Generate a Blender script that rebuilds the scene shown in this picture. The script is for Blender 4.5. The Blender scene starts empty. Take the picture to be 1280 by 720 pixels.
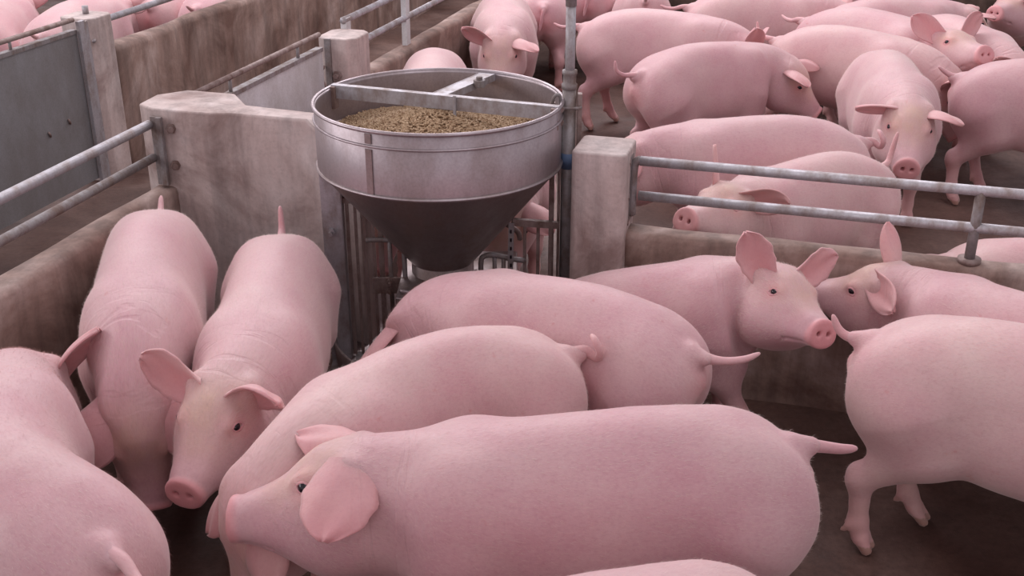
import bpy, math, numpy as np, random
from mathutils import Vector, Matrix
S = bpy.context.scene
COL = S.collection
# ================================================================ camera, world, lights, exposure
TH = math.radians(24.44); CH = 2.0; FPX = 1430.
cam = bpy.data.cameras.new('camera'); cam_o = bpy.data.objects.new('camera', cam); COL.objects.link(cam_o)
cam.sensor_width = 36.0; cam.lens = FPX / 1280 * 36.0; cam.clip_start = .05
cam_o.location = (0, 0, CH); cam_o.rotation_euler = (math.pi / 2 - TH, 0, 0)
S.camera = cam_o
S.view_settings.view_transform = 'Standard'; S.view_settings.look = 'None'
S.view_settings.exposure = 0.10; S.view_settings.gamma = 1.0; S.view_settings.use_curve_mapping = False
wd = bpy.data.worlds.new('barn_daylight'); S.world = wd; wd.use_nodes = True
nt = wd.node_tree; bg = nt.nodes['Background']
tc = nt.nodes.new('ShaderNodeTexCoord'); sp = nt.nodes.new('ShaderNodeSeparateXYZ'); nt.links.new(tc.outputs['Generated'], sp.inputs[0])
r1 = nt.nodes.new('ShaderNodeValToRGB'); nt.links.new(sp.outputs[2], r1.inputs[0])
e = r1.color_ramp.elements
e[0].position = 0.0; e[0].color = (.46, .43, .46, 1)
e[1].position = 1.0; e[1].color = (.52, .475, .51, 1)
k = e.new(.18); k.color = (.95, .895, .95, 1)
k = e.new(.42); k.color = (.72, .665, .71, 1)
mr = nt.nodes.new('ShaderNodeMapRange'); nt.links.new(sp.outputs[1], mr.inputs[0])
mr.inputs[1].default_value = -1; mr.inputs[2].default_value = 1; mr.inputs[3].default_value = 1.55; mr.inputs[4].default_value = 1.05
mm = nt.nodes.new('ShaderNodeMath'); mm.operation = 'MULTIPLY'; mm.inputs[1].default_value = .57
nt.links.new(mr.outputs[0], mm.inputs[0]); nt.links.new(r1.outputs[0], bg.inputs[0]); nt.links.new(mm.outputs[0], bg.inputs[1])
def area(name, loc, target, size, power, col):
    l = bpy.data.lights.new(name, 'AREA'); l.shape = 'RECTANGLE'; l.size, l.size_y = size; l.energy = power; l.color = col
    o = bpy.data.objects.new(name, l); COL.objects.link(o); o.location = loc
    o.rotation_euler = (Vector(target) - Vector(loc)).to_track_quat('-Z', 'Y').to_euler(); return o
area('ridge_opening_light', (-1.0, 9.6, 5.2), (0.3, 5.2, 0), (9, 3), 440, (1, .95, .99))
area('side_opening_light', (-7.5, 3.5, 3.2), (0, 4, .3), (7, 2.2), 170, (1, .95, .97))
area('roof_light', (1.5, 2.5, 6.0), (0.5, 3.6, 0), (5, 5), 95, (1, .94, .98))
# ================================================================ frames
ALP = math.radians(16.2)
E1 = np.array([math.cos(ALP), -math.sin(ALP), 0]); E2 = np.array([math.sin(ALP), math.cos(ALP), 0])
def W(a, b, z): return E1 * a + E2 * b + np.array([0, 0, z])        # pen grid -> world
FW = np.array([0, math.cos(TH), -math.sin(TH)]); DN = np.array([0, -math.sin(TH), -math.cos(TH)])
# ================================================================ materials
def mat(name, base, rough=.6, metal=0., spec=.5):
    m = bpy.data.materials.new(name); m.use_nodes = True; b = m.node_tree.nodes['Principled BSDF']
    b.inputs['Base Color'].default_value = (*base, 1); b.inputs['Roughness'].default_value = rough
    b.inputs['Metallic'].default_value = metal; b.inputs['Specular IOR Level'].default_value = spec
    return m, m.node_tree, b
def N(nt, t, **kw):
    n = nt.nodes.new(t)
    for k, v in kw.items():
        if k.startswith('_'): setattr(n, k[1:], v)
        else: n.inputs[k.replace('__', ' ')].default_value = v
    return n
def noise(nt, scale, detail=5, rough=.6, vec=None, mapscale=None, dist=0.):
    n = N(nt, 'ShaderNodeTexNoise'); n.inputs['Scale'].default_value = scale; n.inputs['Detail'].default_value = detail
    n.inputs['Roughness'].default_value = rough; n.inputs['Distortion'].default_value = dist
    src = vec
    if src is None:
        t = N(nt, 'ShaderNodeTexCoord'); src = t.outputs['Object']
    if mapscale:
        mp = N(nt, 'ShaderNodeMapping'); mp.inputs['Scale'].default_value = mapscale; nt.links.new(src, mp.inputs[0]); src = mp.outputs[0]
    nt.links.new(src, n.inputs['Vector']); return n.outputs['Fac']
def ramp(nt, fac, stops):
    r = N(nt, 'ShaderNodeValToRGB'); nt.links.new(fac, r.inputs[0]); el = r.color_ramp.elements
    el[0].position, el[0].color = stops[0][0], (*stops[0][1], 1); el[1].position, el[1].color = stops[-1][0], (*stops[-1][1], 1)
    for p, c in stops[1:-1]: q = el.new(p); q.color = (*c, 1)
    return r.outputs[0]
def mix(nt, fac, a, b, mode='MIX'):
    m = N(nt, 'ShaderNodeMix'); m.data_type = 'RGBA'; m.blend_type = mode
    for i, v in ((0, fac), (6, a), (7, b)):
        if hasattr(v, 'links') or hasattr(v, 'is_linked'): nt.links.new(v, m.inputs[i])
        else: m.inputs[i].default_value = v if i == 0 else (*v, 1)
    return m.outputs[2]
def bump(nt, b, h, strength, dist):
    n = N(nt, 'ShaderNodeBump'); n.inputs['Strength'].default_value = strength; n.inputs['Distance'].default_value = dist
    nt.links.new(h, n.inputs['Height'])
    if b.inputs['Normal'].is_linked: nt.links.new(b.inputs['Normal'].links[0].from_socket, n.inputs['Normal'])
    nt.links.new(n.outputs[0], b.inputs['Normal'])
def G3(x): return (x, x, x)
def concrete(name, c1, c2, c3, streak=.5, rough=.75, bs=.5):
    m, nt, b = mat(name, c2, rough)
    big = ramp(nt, noise(nt, 2.6, 6, .62, dist=.6), [(.34, c1), (.5, c2), (.66, c3)])
    st = ramp(nt, noise(nt, 5, 5, .6, mapscale=(2.4, 2.4, .35)), [(.36, G3(.62)), (.55, G3(1.)), (.7, G3(1.12))])
    c = mix(nt, streak, big, st, 'MULTIPLY')
    sp_ = ramp(nt, noise(nt, 60, 4, .7), [(.30, G3(.80)), (.5, G3(1.)), (.75, G3(1.08))])
    c = mix(nt, .6, c, sp_, 'MULTIPLY'); nt.links.new(c, b.inputs['Base Color'])
    bump(nt, b, noise(nt, 90, 4, .7), bs * .5, .004); bump(nt, b, noise(nt, 14, 4, .6), bs, .006)
    return m
M = {}
M['conc_pale'] = concrete('pale_concrete', (.32, .22, .20), (.55, .435, .41), (.70, .60, .58), .75)
M['conc_brown'] = concrete('stained_concrete', (.16, .088, .068), (.30, .198, .165), (.46, .345, .31), .85)
M['conc_dark'] = concrete('soiled_concrete', (.045, .026, .02), (.085, .052, .04), (.15, .10, .08), .7)
def floor_mat():
    m, nt, b = mat('wet_floor', (.1, .06, .05), .5)
    c = ramp(nt, noise(nt, 1.5, 7, .62, dist=.5), [(.32, (.055, .026, .021)), (.5, (.11, .060, .048)), (.68, (.19, .115, .095))])
    sp_ = ramp(nt, noise(nt, 45, 5, .7), [(.3, G3(.62)), (.5, G3(1.)), (.75, G3(1.3))])
    c = mix(nt, .8, c, sp_, 'MULTIPLY'); nt.links.new(c, b.inputs['Base Color'])
    rr = ramp(nt, noise(nt, 2.2, 4, .6), [(.4, G3(.38)), (.6, G3(.75))]); nt.links.new(rr, b.inputs['Roughness'])
    bump(nt, b, noise(nt, 70, 5, .7), .5, .004); bump(nt, b, noise(nt, 9, 4, .6), .4, .008)
    return m
M['floor'] = floor_mat()
def steel(name, c, rough, metal=.85, dirt=(.22, .15, .12), amt=.5, sc=9, ms=(1, 1, .5)):
    m, nt, b = mat(name, c, rough, metal)
    f = noise(nt, sc, 6, .65, mapscale=ms)
    cc = ramp(nt, f, [(.36, tuple(c[i] * (1 - amt) + dirt[i] * amt for i in range(3))), (.56, c), (.75, tuple(min(1, x * 1.12) for x in c))])
    fine = ramp(nt, noise(nt, 120, 3, .6), [(.3, G3(.85)), (.6, G3(1.05))])
    cc = mix(nt, .7, cc, fine, 'MULTIPLY'); nt.links.new(cc, b.inputs['Base Color'])
    rr = ramp(nt, f, [(.35, G3(min(1, rough + .22))), (.65, G3(rough))]); nt.links.new(rr, b.inputs['Roughness'])
    bump(nt, b, noise(nt, 50, 3, .6), .15, .001)
    return m
M['stainless'] = steel('stainless_steel', (.42, .36, .38), .36, .82, amt=.34, sc=7)
M['stainless_dark'] = steel('dusty_stainless_steel', (.34, .285, .285), .40, .9, amt=.5, sc=7)
M['galv'] = steel('galvanised_steel', (.46, .44, .47), .48, .6, dirt=(.25, .17, .13), amt=.6, sc=16)
M['galv_dull'] = steel('dull_galvanised_steel', (.30, .275, .28), .55, .5, dirt=(.16, .09, .06), amt=.7, sc=14)
M['rusty'] = steel('grimy_steel', (.30, .225, .21), .55, .4, dirt=(.15, .08, .06), amt=.7, sc=18)
M['panel'] = steel('grey_panel', (.26, .255, .265), .5, .25, dirt=(.17, .14, .13), amt=.5, sc=4)
M['panel_white'] = steel('pale_panel', (.68, .68, .70), .5, .2, dirt=(.36, .31, .28), amt=.5, sc=4)
M['feed'] = mat('feed_pellet', (.46, .32, .20), .8)[0]
M['feed_dark'] = mat('feed_pellet_dark', (.30, .185, .105), .85)[0]  # darker feed tone for the bed and a random share of pellets
M['eye'] = mat('eye', (.012, .008, .012), .12)[0]
M['blue'] = mat('blue_tape', (.10, .16, .28), .6)[0]
def skin():
    m, nt, b = mat('pig_skin', (.66, .36, .36), .52, 0, .35)
    at = N(nt, 'ShaderNodeAttribute'); at.attribute_name = 'rest'; at.attribute_type = 'GEOMETRY'
    ti = N(nt, 'ShaderNodeAttribute'); ti.attribute_name = 'tint'; ti.attribute_type = 'GEOMETRY'
    oi = N(nt, 'ShaderNodeObjectInfo')
    ad = N(nt, 'ShaderNodeVectorMath'); ad.operation = 'ADD'; sc = N(nt, 'ShaderNodeVectorMath'); sc.operation = 'SCALE'
    cx = N(nt, 'ShaderNodeCombineXYZ'); nt.links.new(oi.outputs['Random'], cx.inputs[0]); nt.links.new(oi.outputs['Random'], cx.inputs[1])
    nt.links.new(cx.outputs[0], sc.inputs[0]); sc.inputs['Scale'].default_value = 37.
    nt.links.new(at.outputs['Vector'], ad.inputs[0]); nt.links.new(sc.outputs[0], ad.inputs[1]); vec = ad.outputs[0]
    se = N(nt, 'ShaderNodeSeparateColor'); nt.links.new(ti.outputs['Color'], se.inputs[0])
    base = ramp(nt, noise(nt, 4.5, 5, .6, vec=vec), [(.30, (.60, .335, .365)), (.5, (.635, .395, .41)), (.72, (.67, .46, .455))])
    var = ramp(nt, oi.outputs['Random'], [(0., (.94, .90, .92)), (.5, (1, 1, 1)), (1., (1.02, 1.03, 1.0))])
    c = mix(nt, 1., base, var, 'MULTIPLY')
    fine = ramp(nt, noise(nt, 130, 4, .75, vec=vec, mapscale=(.7, 1, 1)), [(.28, (.88, .80, .82)), (.5, (1, 1, 1)), (.72, (1.05, 1.07, 1.06))])
    c = mix(nt, .75, c, fine, 'MULTIPLY')
    spots = ramp(nt, noise(nt, 26, 3, .5, vec=vec), [(.70, (1, 1, 1)), (.80, (.93, .70, .66))]); c = mix(nt, .8, c, spots, 'MULTIPLY')
    dn = ramp(nt, noise(nt, 8, 5, .7, vec=vec), [(.35, G3(.15)), (.7, G3(1))])
    f2 = N(nt, 'ShaderNodeMath'); f2.operation = 'MULTIPLY'; nt.links.new(se.outputs[1], f2.inputs[0]); nt.links.new(dn, f2.inputs[1])
    c = mix(nt, f2.outputs[0], c, (.66, .46, .30))
    c = mix(nt, se.outputs[0], c, (.74, .29, .30))
    c = mix(nt, se.outputs[2], c, (.36, .20, .15))
    nt.links.new(c, b.inputs['Base Color'])
    b.inputs['Subsurface Weight'].default_value = .12; b.inputs['Subsurface Radius'].default_value = (.9, .35, .25); b.inputs['Subsurface Scale'].default_value = .012
    b.inputs['Sheen Weight'].default_value = .35; b.inputs['Sheen Roughness'].default_value = .45; b.inputs['Sheen Tint'].default_value = (1, .88, .84, 1)
    bump(nt, b, noise(nt, 220, 3, .7, vec=vec, mapscale=(.35, 1, 1)), .30, .0014)
    bump(nt, b, noise(nt, 22, 4, .6, vec=vec, mapscale=(1.2, .8, .8)), .25, .006)
    sx = N(nt, 'ShaderNodeSeparateXYZ'); nt.links.new(at.outputs['Vector'], sx.inputs[0])      # loose folds of skin on the neck
    mk_ = ramp(nt, sx.outputs[0], [(.72, G3(0)), (.84, G3(1)), (.91, G3(.7)), (.97, G3(0))])
    wr = ramp(nt, noise(nt, 3.2, 3, .5, vec=vec, mapscale=(9, 1.2, 1.2), dist=.4), [(.40, G3(0)), (.47, G3(1)), (.9, G3(1))])
    iv = N(nt, 'ShaderNodeMath'); iv.operation = 'SUBTRACT'; iv.inputs[0].default_value = 1.; nt.links.new(wr, iv.inputs[1])
    pr = N(nt, 'ShaderNodeMath'); pr.operation = 'MULTIPLY'; nt.links.new(iv.outputs[0], pr.inputs[0]); nt.links.new(mk_, pr.inputs[1])
    ng = N(nt, 'ShaderNodeMath'); ng.operation = 'MULTIPLY'; ng.inputs[1].default_value = -1.; nt.links.new(pr.outputs[0], ng.inputs[0])
    bump(nt, b, ng.outputs[0], .28, .008)
    return m
M['skin'] = skin()
M['bristle'] = mat('pig_bristle', (.74, .58, .54), .6, 0, .3)[0]
# ================================================================ mesh helpers
class MB:
    def __init__(s): s.v = []; s.f = []
    def add(s, V, F):
        o = len(s.v); s.v += [tuple(map(float, p)) for p in V]; s.f += [tuple(int(i) + o for i in q) for q in F]; return s
    def build(s, name, m, parent=None, smooth=False, bevel=0., origin=None):
        me = bpy.data.meshes.new(name); v = s.v
        o = bpy.data.objects.new(name, me); COL.objects.link(o)
        org = np.array(origin) if origin is not None else (np.mean(np.array(v), 0) if parent is None else np.zeros(3))
        if parent is not None: org = np.array(parent['_o']) if '_o' in parent.keys() else org * 0
        me.from_pydata([tuple(np.array(p) - org) for p in v], [], s.f); me.update()
        if parent is not None: o.parent = parent
        else: o.location = org
        o['_o'] = [float(x) for x in org]
        me.polygons.foreach_set('use_smooth', [smooth] * len(me.polygons)); me.materials.append(m)
        if bevel:
            bv = o.modifiers.new('bevel', 'BEVEL'); bv.width = bevel; bv.segments = 3; bv.limit_method = 'ANGLE'; bv.angle_limit = .7
            if not smooth: me.polygons.foreach_set('use_smooth', [True] * len(me.polygons)); wn = o.modifiers.new('wn', 'WEIGHTED_NORMAL')
        return o
def empty(name, loc):
    o = bpy.data.objects.new(name, None); COL.objects.link(o); o.location = tuple(map(float, loc)); o.empty_display_size = .1
    o['_o'] = [float(x) for x in loc]; return o
def tag(o, label, cat, group=None, kind=None):
    o['label'] = label; o['category'] = cat
    if group: o['group'] = group
    if kind: o['kind'] = kind
    return o
def prism(pts, z0, z1, top=None):
    """closed outline (world xy) between heights; top optionally a list of heights"""
    n = len(pts); zt = top or [z1] * n
    a = 0
    for i in range(n):
        x0, y0 = pts[i][:2]; x1, y1 = pts[(i + 1) % n][:2]; a += x0 * y1 - x1 * y0
    if a < 0: pts = pts[::-1]; zt = zt[::-1]
    V = [(p[0], p[1], z0) for p in pts] + [(p[0], p[1], z) for p, z in zip(pts, zt)]
    F = [tuple(range(n - 1, -1, -1)), tuple(range(n, 2 * n))] + [(i, (i + 1) % n, (i + 1) % n + n, i + n) for i in range(n)]
    return V, F
def gbox(a0, a1, b0, b1, z0, z1, mb=None):
    mb = mb or MB(); return mb.add(*prism([W(a0, b0, 0), W(a1, b0, 0), W(a1, b1, 0), W(a0, b1, 0)], z0, z1))
def cyl(p, q, r, mb=None, nv=14, r2=None, caps=True):
    mb = mb or MB(); p = np.array(p, float); q = np.array(q, float); d = q - p; d /= np.linalg.norm(d); r2 = r if r2 is None else r2
    u = np.cross(d, [0, 0, 1] if abs(d[2]) < .9 else [1, 0, 0]); u /= np.linalg.norm(u); w = np.cross(d, u)
    V = [];
    for c, rr in ((p, r), (q, r2)):
        for j in range(nv):
            t = 2 * math.pi * j / nv; V.append(c + rr * (math.cos(t) * u + math.sin(t) * w))
    F = [(j, (j + 1) % nv, (j + 1) % nv + nv, j + nv) for j in range(nv)]
    if caps: F += [tuple(range(nv - 1, -1, -1)), tuple(range(nv, 2 * nv))]
    return mb.add(V, F)
def pipe(pts, r, mb=None, nv=12):
    mb = mb or MB(); V, F = tube(pts, [r] * 2, nv); return mb.add(V, F)
def rbar(p, q, wd_, th, mb=None, up=(0, 0, 1)):
    """flat bar from p to q; wd_ across, th along 'up'"""
    mb = mb or MB(); p = np.array(p, float); q = np.array(q, float); d = q - p; d /= np.linalg.norm(d); up = np.array(up, float)
    s = np.cross(d, up); s /= np.linalg.norm(s); u = np.cross(s, d)
    V = [c + s * sx * wd_ / 2 + u * sz * th / 2 for c in (p, q) for sx, sz in ((-1, -1), (1, -1), (1, 1), (-1, 1))]
    return mb.add(V, [(3, 2, 1, 0), (4, 5, 6, 7), (0, 1, 5, 4), (1, 2, 6, 5), (2, 3, 7, 6), (3, 0, 4, 7)])
def lathe(c, prof, nv=96, mb=None, a0=0, a1=2 * math.pi, closed=True):
    mb = mb or MB(); n = len(prof); V = []
    m = nv if closed else nv + 1
    for j in range(m):
        t = a0 + (a1 - a0) * j / nv
        for r, z in prof: V.append((c[0] + r * math.cos(t), c[1] + r * math.sin(t), z))
    F = []
    for j in range(nv):
        k = (j + 1) % m
        for i in range(n - 1): F.append((j * n + i, k * n + i, k * n + i + 1, j * n + i + 1))
    return mb.add(V, F)
def roughen(V, F, amp, seed=0): return V, F
# ---------------------------------------------------------------- pig body as a distance field
def _sm(a,b,x):
    t=np.clip((x-a)/(b-a),0,1); return t*t*(3-2*t)
def _smin(a,b,k):
    h=np.clip(0.5+0.5*(b-a)/k,0,1); return b*(1-h)+a*h-k*h*(1-h)
def _smax(a,b,k): return -_smin(-a,-b,k)
ST_X =[-.02,.00,.03,.08,.15,.25,.35,.48,.60,.70,.78,.85,.91,.95,1.00,1.05,1.10,1.15,1.20,1.26]
ST_T =[.560,.590,.628,.668,.703,.730,.742,.740,.732,.722,.712,.706,.703,.702,.693,.666,.634,.615,.607,.606]
ST_B =[.500,.455,.425,.400,.375,.345,.322,.305,.305,.322,.350,.380,.400,.406,.412,.432,.462,.488,.506,.514]
ST_W =[.020,.070,.118,.150,.172,.178,.176,.180,.184,.180,.160,.136,.130,.136,.134,.120,.098,.078,.061,.053]
def _tab(xs,ys):
    g=np.arange(-.06,1.32,.002); v=np.interp(g,xs,ys)
    k=np.exp(-0.5*(np.arange(-24,25)*.002/.014)**2); k/=k.sum()
    v=np.convolve(np.pad(v,24,mode='edge'),k,'valid'); return lambda x: np.interp(x,g,v)
TT,TB,TW=_tab(ST_X,ST_T),_tab(ST_X,ST_B),_tab(ST_X,ST_W)
EYE=(1.022,.632)   # x, z
def pig_mesh(res='near'):
    if res=='near': xa,xb,dy,dz=.011,.0045,.0062,.0066
    elif res=='mid': xa,xb,dy,dz=.016,.008,.0095,.010
    else: xa,xb,dy,dz=.03,.02,.02,.022
    xs=np.concatenate([np.arange(-.06,.88,xa),np.arange(.88,1.275,xb)]); 
    ny=int(.25/dy)+1; yh=(np.arange(ny)+.5)*dy; zs=np.arange(-.02,.79,dz)
    X,Y,Z=np.meshgrid(xs,yh,zs,indexing='ij'); X=X.astype(np.float32);Y=Y.astype(np.float32);Z=Z.astype(np.float32)
    t,b,w=TT(xs)[:,None,None],TB(xs)[:,None,None],TW(xs)[:,None,None]
    c=(t+b)/2; h=(t-b)/2
    zr=np.clip((Z-c)/h,-1.3,1.3)
    head=_sm(.90,1.0,xs)[:,None,None]; rear=(1-_sm(.1,.3,xs))[:,None,None]
    we=w*(1-.20*head*zr-.09*(1-head)*zr)
    n=2.12
    q=(np.abs(Y/we)**n+np.abs((Z-c)/h)**n)**(1/n)
    f=(q-1)*np.minimum(we,h)
    gx,gy,gz=np.gradient(f,xs,yh,zs); gn=np.sqrt(gx**2+gy**2+gz**2); f=f/np.maximum(gn,.35)
    f=_smax(f,-(X+.035)+0*Y,.04)
    def ell(cx,cy,cz,rx,ry,rz):
        k=np.sqrt(((X-cx)/rx)**2+((Y-cy)/ry)**2+((Z-cz)/rz)**2); return (k-1)*min(rx,ry,rz)
    def cap(p,q_,r1,r2,fy=1.):
        p=np.array(p);q_=np.array(q_);d=q_-p;L2=d@d
        tt=np.clip(((X-p[0])*d[0]+(Y-p[1])*d[1]+(Z-p[2])*d[2])/L2,0,1)
        return np.sqrt((X-p[0]-tt*d[0])**2+((Y-p[1]-tt*d[1])*fy)**2+(Z-p[2]-tt*d[2])**2)-(r1+(r2-r1)*tt)
    # ham and shoulder masses
    f=_smin(f,ell(.155,.088,.480,.150,.090,.165),.06)
    f=_smin(f,ell(.700,.105,.500,.120,.082,.185),.05)
    f=_smin(f,ell(.450,.080,.430,.22,.100,.125),.06)
    # hind leg
    L=cap((.165,.105,.47),(.225,.118,.375),.110,.072)
    L=_smin(L,cap((.225,.118,.375),(.085,.116,.235),.070,.037,1.15),.05)
    L=_smin(L,cap((.075,.116,.245),(.062,.116,.262),.026,.018),.03)
    L=_smin(L,cap((.085,.116,.235),(.108,.114,.095),.033,.026,1.1),.03)
    L=_smin(L,cap((.108,.114,.095),(.128,.114,.048),.028,.027),.02)
    hoof=_smin(cap((.132,.100,.048),(.156,.098,.016),.019,.016),cap((.132,.128,.048),(.156,.130,.016),.019,.016),.003)
    hoof=_smin(hoof,_smin(cap((.095,.096,.095),(.078,.092,.068),.012,.008),cap((.095,.132,.095),(.078,.136,.068),.012,.008),.004),.008)
    L=_smin(L,hoof,.010)
    f=_smin(f,L,.055)
    # front leg
    L=cap((.705,.100,.46),(.665,.118,.345),.100,.062)
    L=_smin(L,cap((.665,.118,.345),(.700,.114,.205),.058,.036,1.1),.04)
    L=_smin(L,cap((.700,.114,.205),(.698,.112,.100),.035,.026,1.05),.03)
    L=_smin(L,cap((.698,.112,.100),(.722,.112,.048),.027,.026),.02)
    hoof=_smin(cap((.724,.099,.048),(.750,.096,.016),.018,.016),cap((.724,.126,.048),(.750,.129,.016),.018,.016),.003)
    hoof=_smin(hoof,_smin(cap((.688,.096,.095),(.672,.092,.070),.012,.008),cap((.688,.130,.095),(.672,.134,.070),.012,.008),.004),.008)
    L=_smin(L,hoof,.010)
    f=_smin(f,L,.045)
    # head: jowl, cheek, brow, ear root, snout disc
    f=_smin(f,ell(.965,.070,.510,.085,.055,.065),.04)
    f=_smin(f,ell(EYE[0]-.006,.070,EYE[1]+.010,.034,.016,.016),.022)
    f=_smin(f,cap((.930,.055,.645),(.922,.078,.662),.034,.024),.04)
    f=_smin(f,cap((1.06,.03,.60),(1.18,.024,.578),.028,.022),.03)
    u=(X-1.236)+.16*(Z-.56)                       # snout plane, leaning back at the top
    rr=np.sqrt((Y/1.12)**2+(Z-.560)**2)
    disc=np.maximum(np.abs(u)-.007,rr-.048)
    disc=_smax(np.abs(u)-.009,rr-.0490,.010)
    f=_smax(f,u-.004,.008); f=_smin(f,disc,.010)
    f=_smax(f,-cap((1.262,.021,.560),(1.210,.018,.560),.0105,.008),.004)    # nostril
    f=_smax(f,-cap((1.212,.047,.520),(1.13,.070,.508),.0055,.005),.006)    # mouth line
    f=_smax(f,-cap((1.13,.070,.508),(1.090,.088,.524),.005,.003),.006)
    f=_smax(f,-ell(EYE[0],.106,EYE[1],.015,.018,.010),.010)    # eye hollow
    f=_smax(f,-cap((.30,0,.30),(.62,0,.275),.012,.012),.03)
    f=_smin(f,cap((-.022,0,.605),(.02,0,.61),.020,.030),.03)     # tail root
    f=np.maximum(f,-Z)
    f=np.concatenate([f[:,::-1],f],1); ys=np.concatenate([-yh[::-1],yh])
    return surf_nets(f,xs,ys,zs)
def surf_nets(f,xs,ys,zs):
    s=f<0; nx,ny,nz=f.shape
    cnt=np.zeros((nx-1,ny-1,nz-1),np.int8)
    for a in (0,1):
        for b in (0,1):
            for c in (0,1): cnt+=s[a:nx-1+a,b:ny-1+b,c:nz-1+c]
    act=(cnt>0)&(cnt<8); idx=-np.ones(act.shape,np.int64); ci=np.argwhere(act); idx[act]=np.arange(len(ci))
    acc=np.zeros((len(ci),3));num=np.zeros(len(ci)); g=[xs,ys,zs]
    for ax in range(3):
        for o1 in (0,1):
            for o2 in (0,1):
                off=np.zeros(3,int); oth=[k for k in range(3) if k!=ax]; off[oth[0]]=o1; off[oth[1]]=o2
                p=ci+off; q=p.copy(); q[:,ax]+=1
                a=f[p[:,0],p[:,1],p[:,2]]; b=f[q[:,0],q[:,1],q[:,2]]
                m=(a<0)!=(b<0); t=np.where(m,a/np.where(m,a-b,1),0)
                P=np.stack([g[k][p[:,k]] for k in range(3)],1); P[:,ax]=g[ax][p[:,ax]]*(1-t)+g[ax][q[:,ax]]*t
                acc[m]+=P[m]; num[m]+=1
    V=acc/num[:,None]; Q=[]
    for ax in range(3):
        sl=[slice(None)]*3; sl2=[slice(None)]*3; sl[ax]=slice(0,-1); sl2[ax]=slice(1,None)
        ch=s[tuple(sl)]!=s[tuple(sl2)]
        e=np.argwhere(ch); oth=[k for k in range(3) if k!=ax]
        ok=np.all([(e[:,k]>0)&(e[:,k]<f.shape[k]-1) for k in oth],0); e=e[ok]
        ins=s[e[:,0],e[:,1],e[:,2]]
        def cell(d1,d2):
            c=e.copy(); c[:,oth[0]]-=d1; c[:,oth[1]]-=d2; return idx[c[:,0],c[:,1],c[:,2]]
        q=np.stack([cell(1,1),cell(0,1),cell(0,0),cell(1,0)],1)
        flip=~ins if ax!=1 else ins
        q[flip]=q[flip][:,::-1]; Q.append(q)
    Q=np.concatenate(Q)
    # light smoothing
    for it in range(2):
        A=np.zeros_like(V);n=np.zeros(len(V))
        for k in range(4):
            a,b=Q[:,k],Q[:,(k+1)%4]
            np.add.at(A,a,V[b]);np.add.at(n,a,1);np.add.at(A,b,V[a]);np.add.at(n,b,1)
        M=A/n[:,None]; w=(.5 if it==0 else -.35); V=V+w*(M-V)
    return V,Q
# ---------------------------------------------------------------- posing
Z0=.53
def squash(x): return np.where(x>1.0,1.0+(x-1.0)*.86,x)
class Pose:
    """x,y: ground point under the rump; phi heading; s size; wd girth; bend: torso yaw; ny, np: neck yaw and pitch; roll; legs: swings"""
    def __init__(self,x,y,phi,s=1.,wd=1.,bend=0.,ny=0.,pt=-.5,roll=0.,legs=(0,0,0,0),ht=1.,tp=0.,ln=1.):
        self.__dict__.update(locals())
        g=np.arange(-.1,1.4,.01); self.g=g
        yaw=phi+bend*_sm(.18,.70,g)+ny*_sm(.72,.97,g)
        pit=tp+(pt-tp)*_sm(.74,.985,g)
        rl=roll*_sm(.78,.98,g)
        T=np.stack([np.cos(pit)*np.cos(yaw),np.cos(pit)*np.sin(yaw),np.sin(pit)],1)
        dl=(1+(ln-1)*(1-_sm(.80,.95,(g[1:]+g[:-1])/2)))[:,None]
        C=np.concatenate([np.zeros((1,3)),np.cumsum((T[1:]+T[:-1])/2*.01*dl,0)])
        i0=10; C=C-C[i0]; C[:,2]+=Z0*ht-np.interp(.6,g,C[:,2])
        Ls=np.stack([-np.sin(yaw),np.cos(yaw),0*yaw],1); U=np.cross(T,Ls)
        c,s_=np.cos(rl)[:,None],np.sin(rl)[:,None]
        self.T=T;self.L=c*Ls+s_*U;self.U=c*U-s_*Ls;self.C=C
    def _f(self,A,x): return np.stack([np.interp(x,self.g,A[:,k]) for k in range(3)],1)
    def __call__(self,V):
        V=np.array(V,float); V[:,0]=squash(V[:,0]); x,y,z=V[:,0].copy(),V[:,1]*self.wd,V[:,2].copy()
        # leg swing
        wl=1-_sm(.33,.50,z)
        for k,(ax,front,side) in enumerate(((.165,0,1),(.165,0,-1),(.70,1,1),(.70,1,-1))):
            a=self.legs[k]
            if not a: continue
            m=(np.sign(y)==side)&((x>.46)==bool(front))&(x<.86)
            w=wl*m*_sm(.0,.05,np.abs(y)); 
            dz=.47-z; x=x+w*np.tan(a)*np.maximum(dz,0)*(1+0*dz)
        ia=1-_sm(.26,.42,z); ax=np.where(V[:,0]<.46,.165,.70); hd=(V[:,0]>.86); ia=np.where(hd,0,ia)
        se=np.maximum(V[:,0]*(1-ia)+ax*ia,-.05); off=x-se
        C,T,L,U=(self._f(A,se) for A in (self.C,self.T,self.L,self.U))
        zz=(z-Z0)*self.ht
        P=C+off[:,None]*T+y[:,None]*L+zz[:,None]*U
        z4=C[:,2]+(.42-Z0)*self.ht*U[:,2]; lo=(V[:,2]<.42)&~hd; P[lo,2]=(z4*np.maximum(V[:,2],0)/.42)[lo]
        return P*self.s+np.array([self.x,self.y,0])
    def head(self,V):
        V=np.array(V,float); V[:,0]=squash(V[:,0]); i=np.argmin(abs(self.g-1.0))
        C,T,L,U=self.C[i],self.T[i],self.L[i],self.U[i]
        P=C+(V[:,0:1]-1.0)*T+V[:,1:2]*self.wd*L+(V[:,2:3]-Z0)*self.ht*U
        return P*self.s+np.array([self.x,self.y,0])
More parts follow.
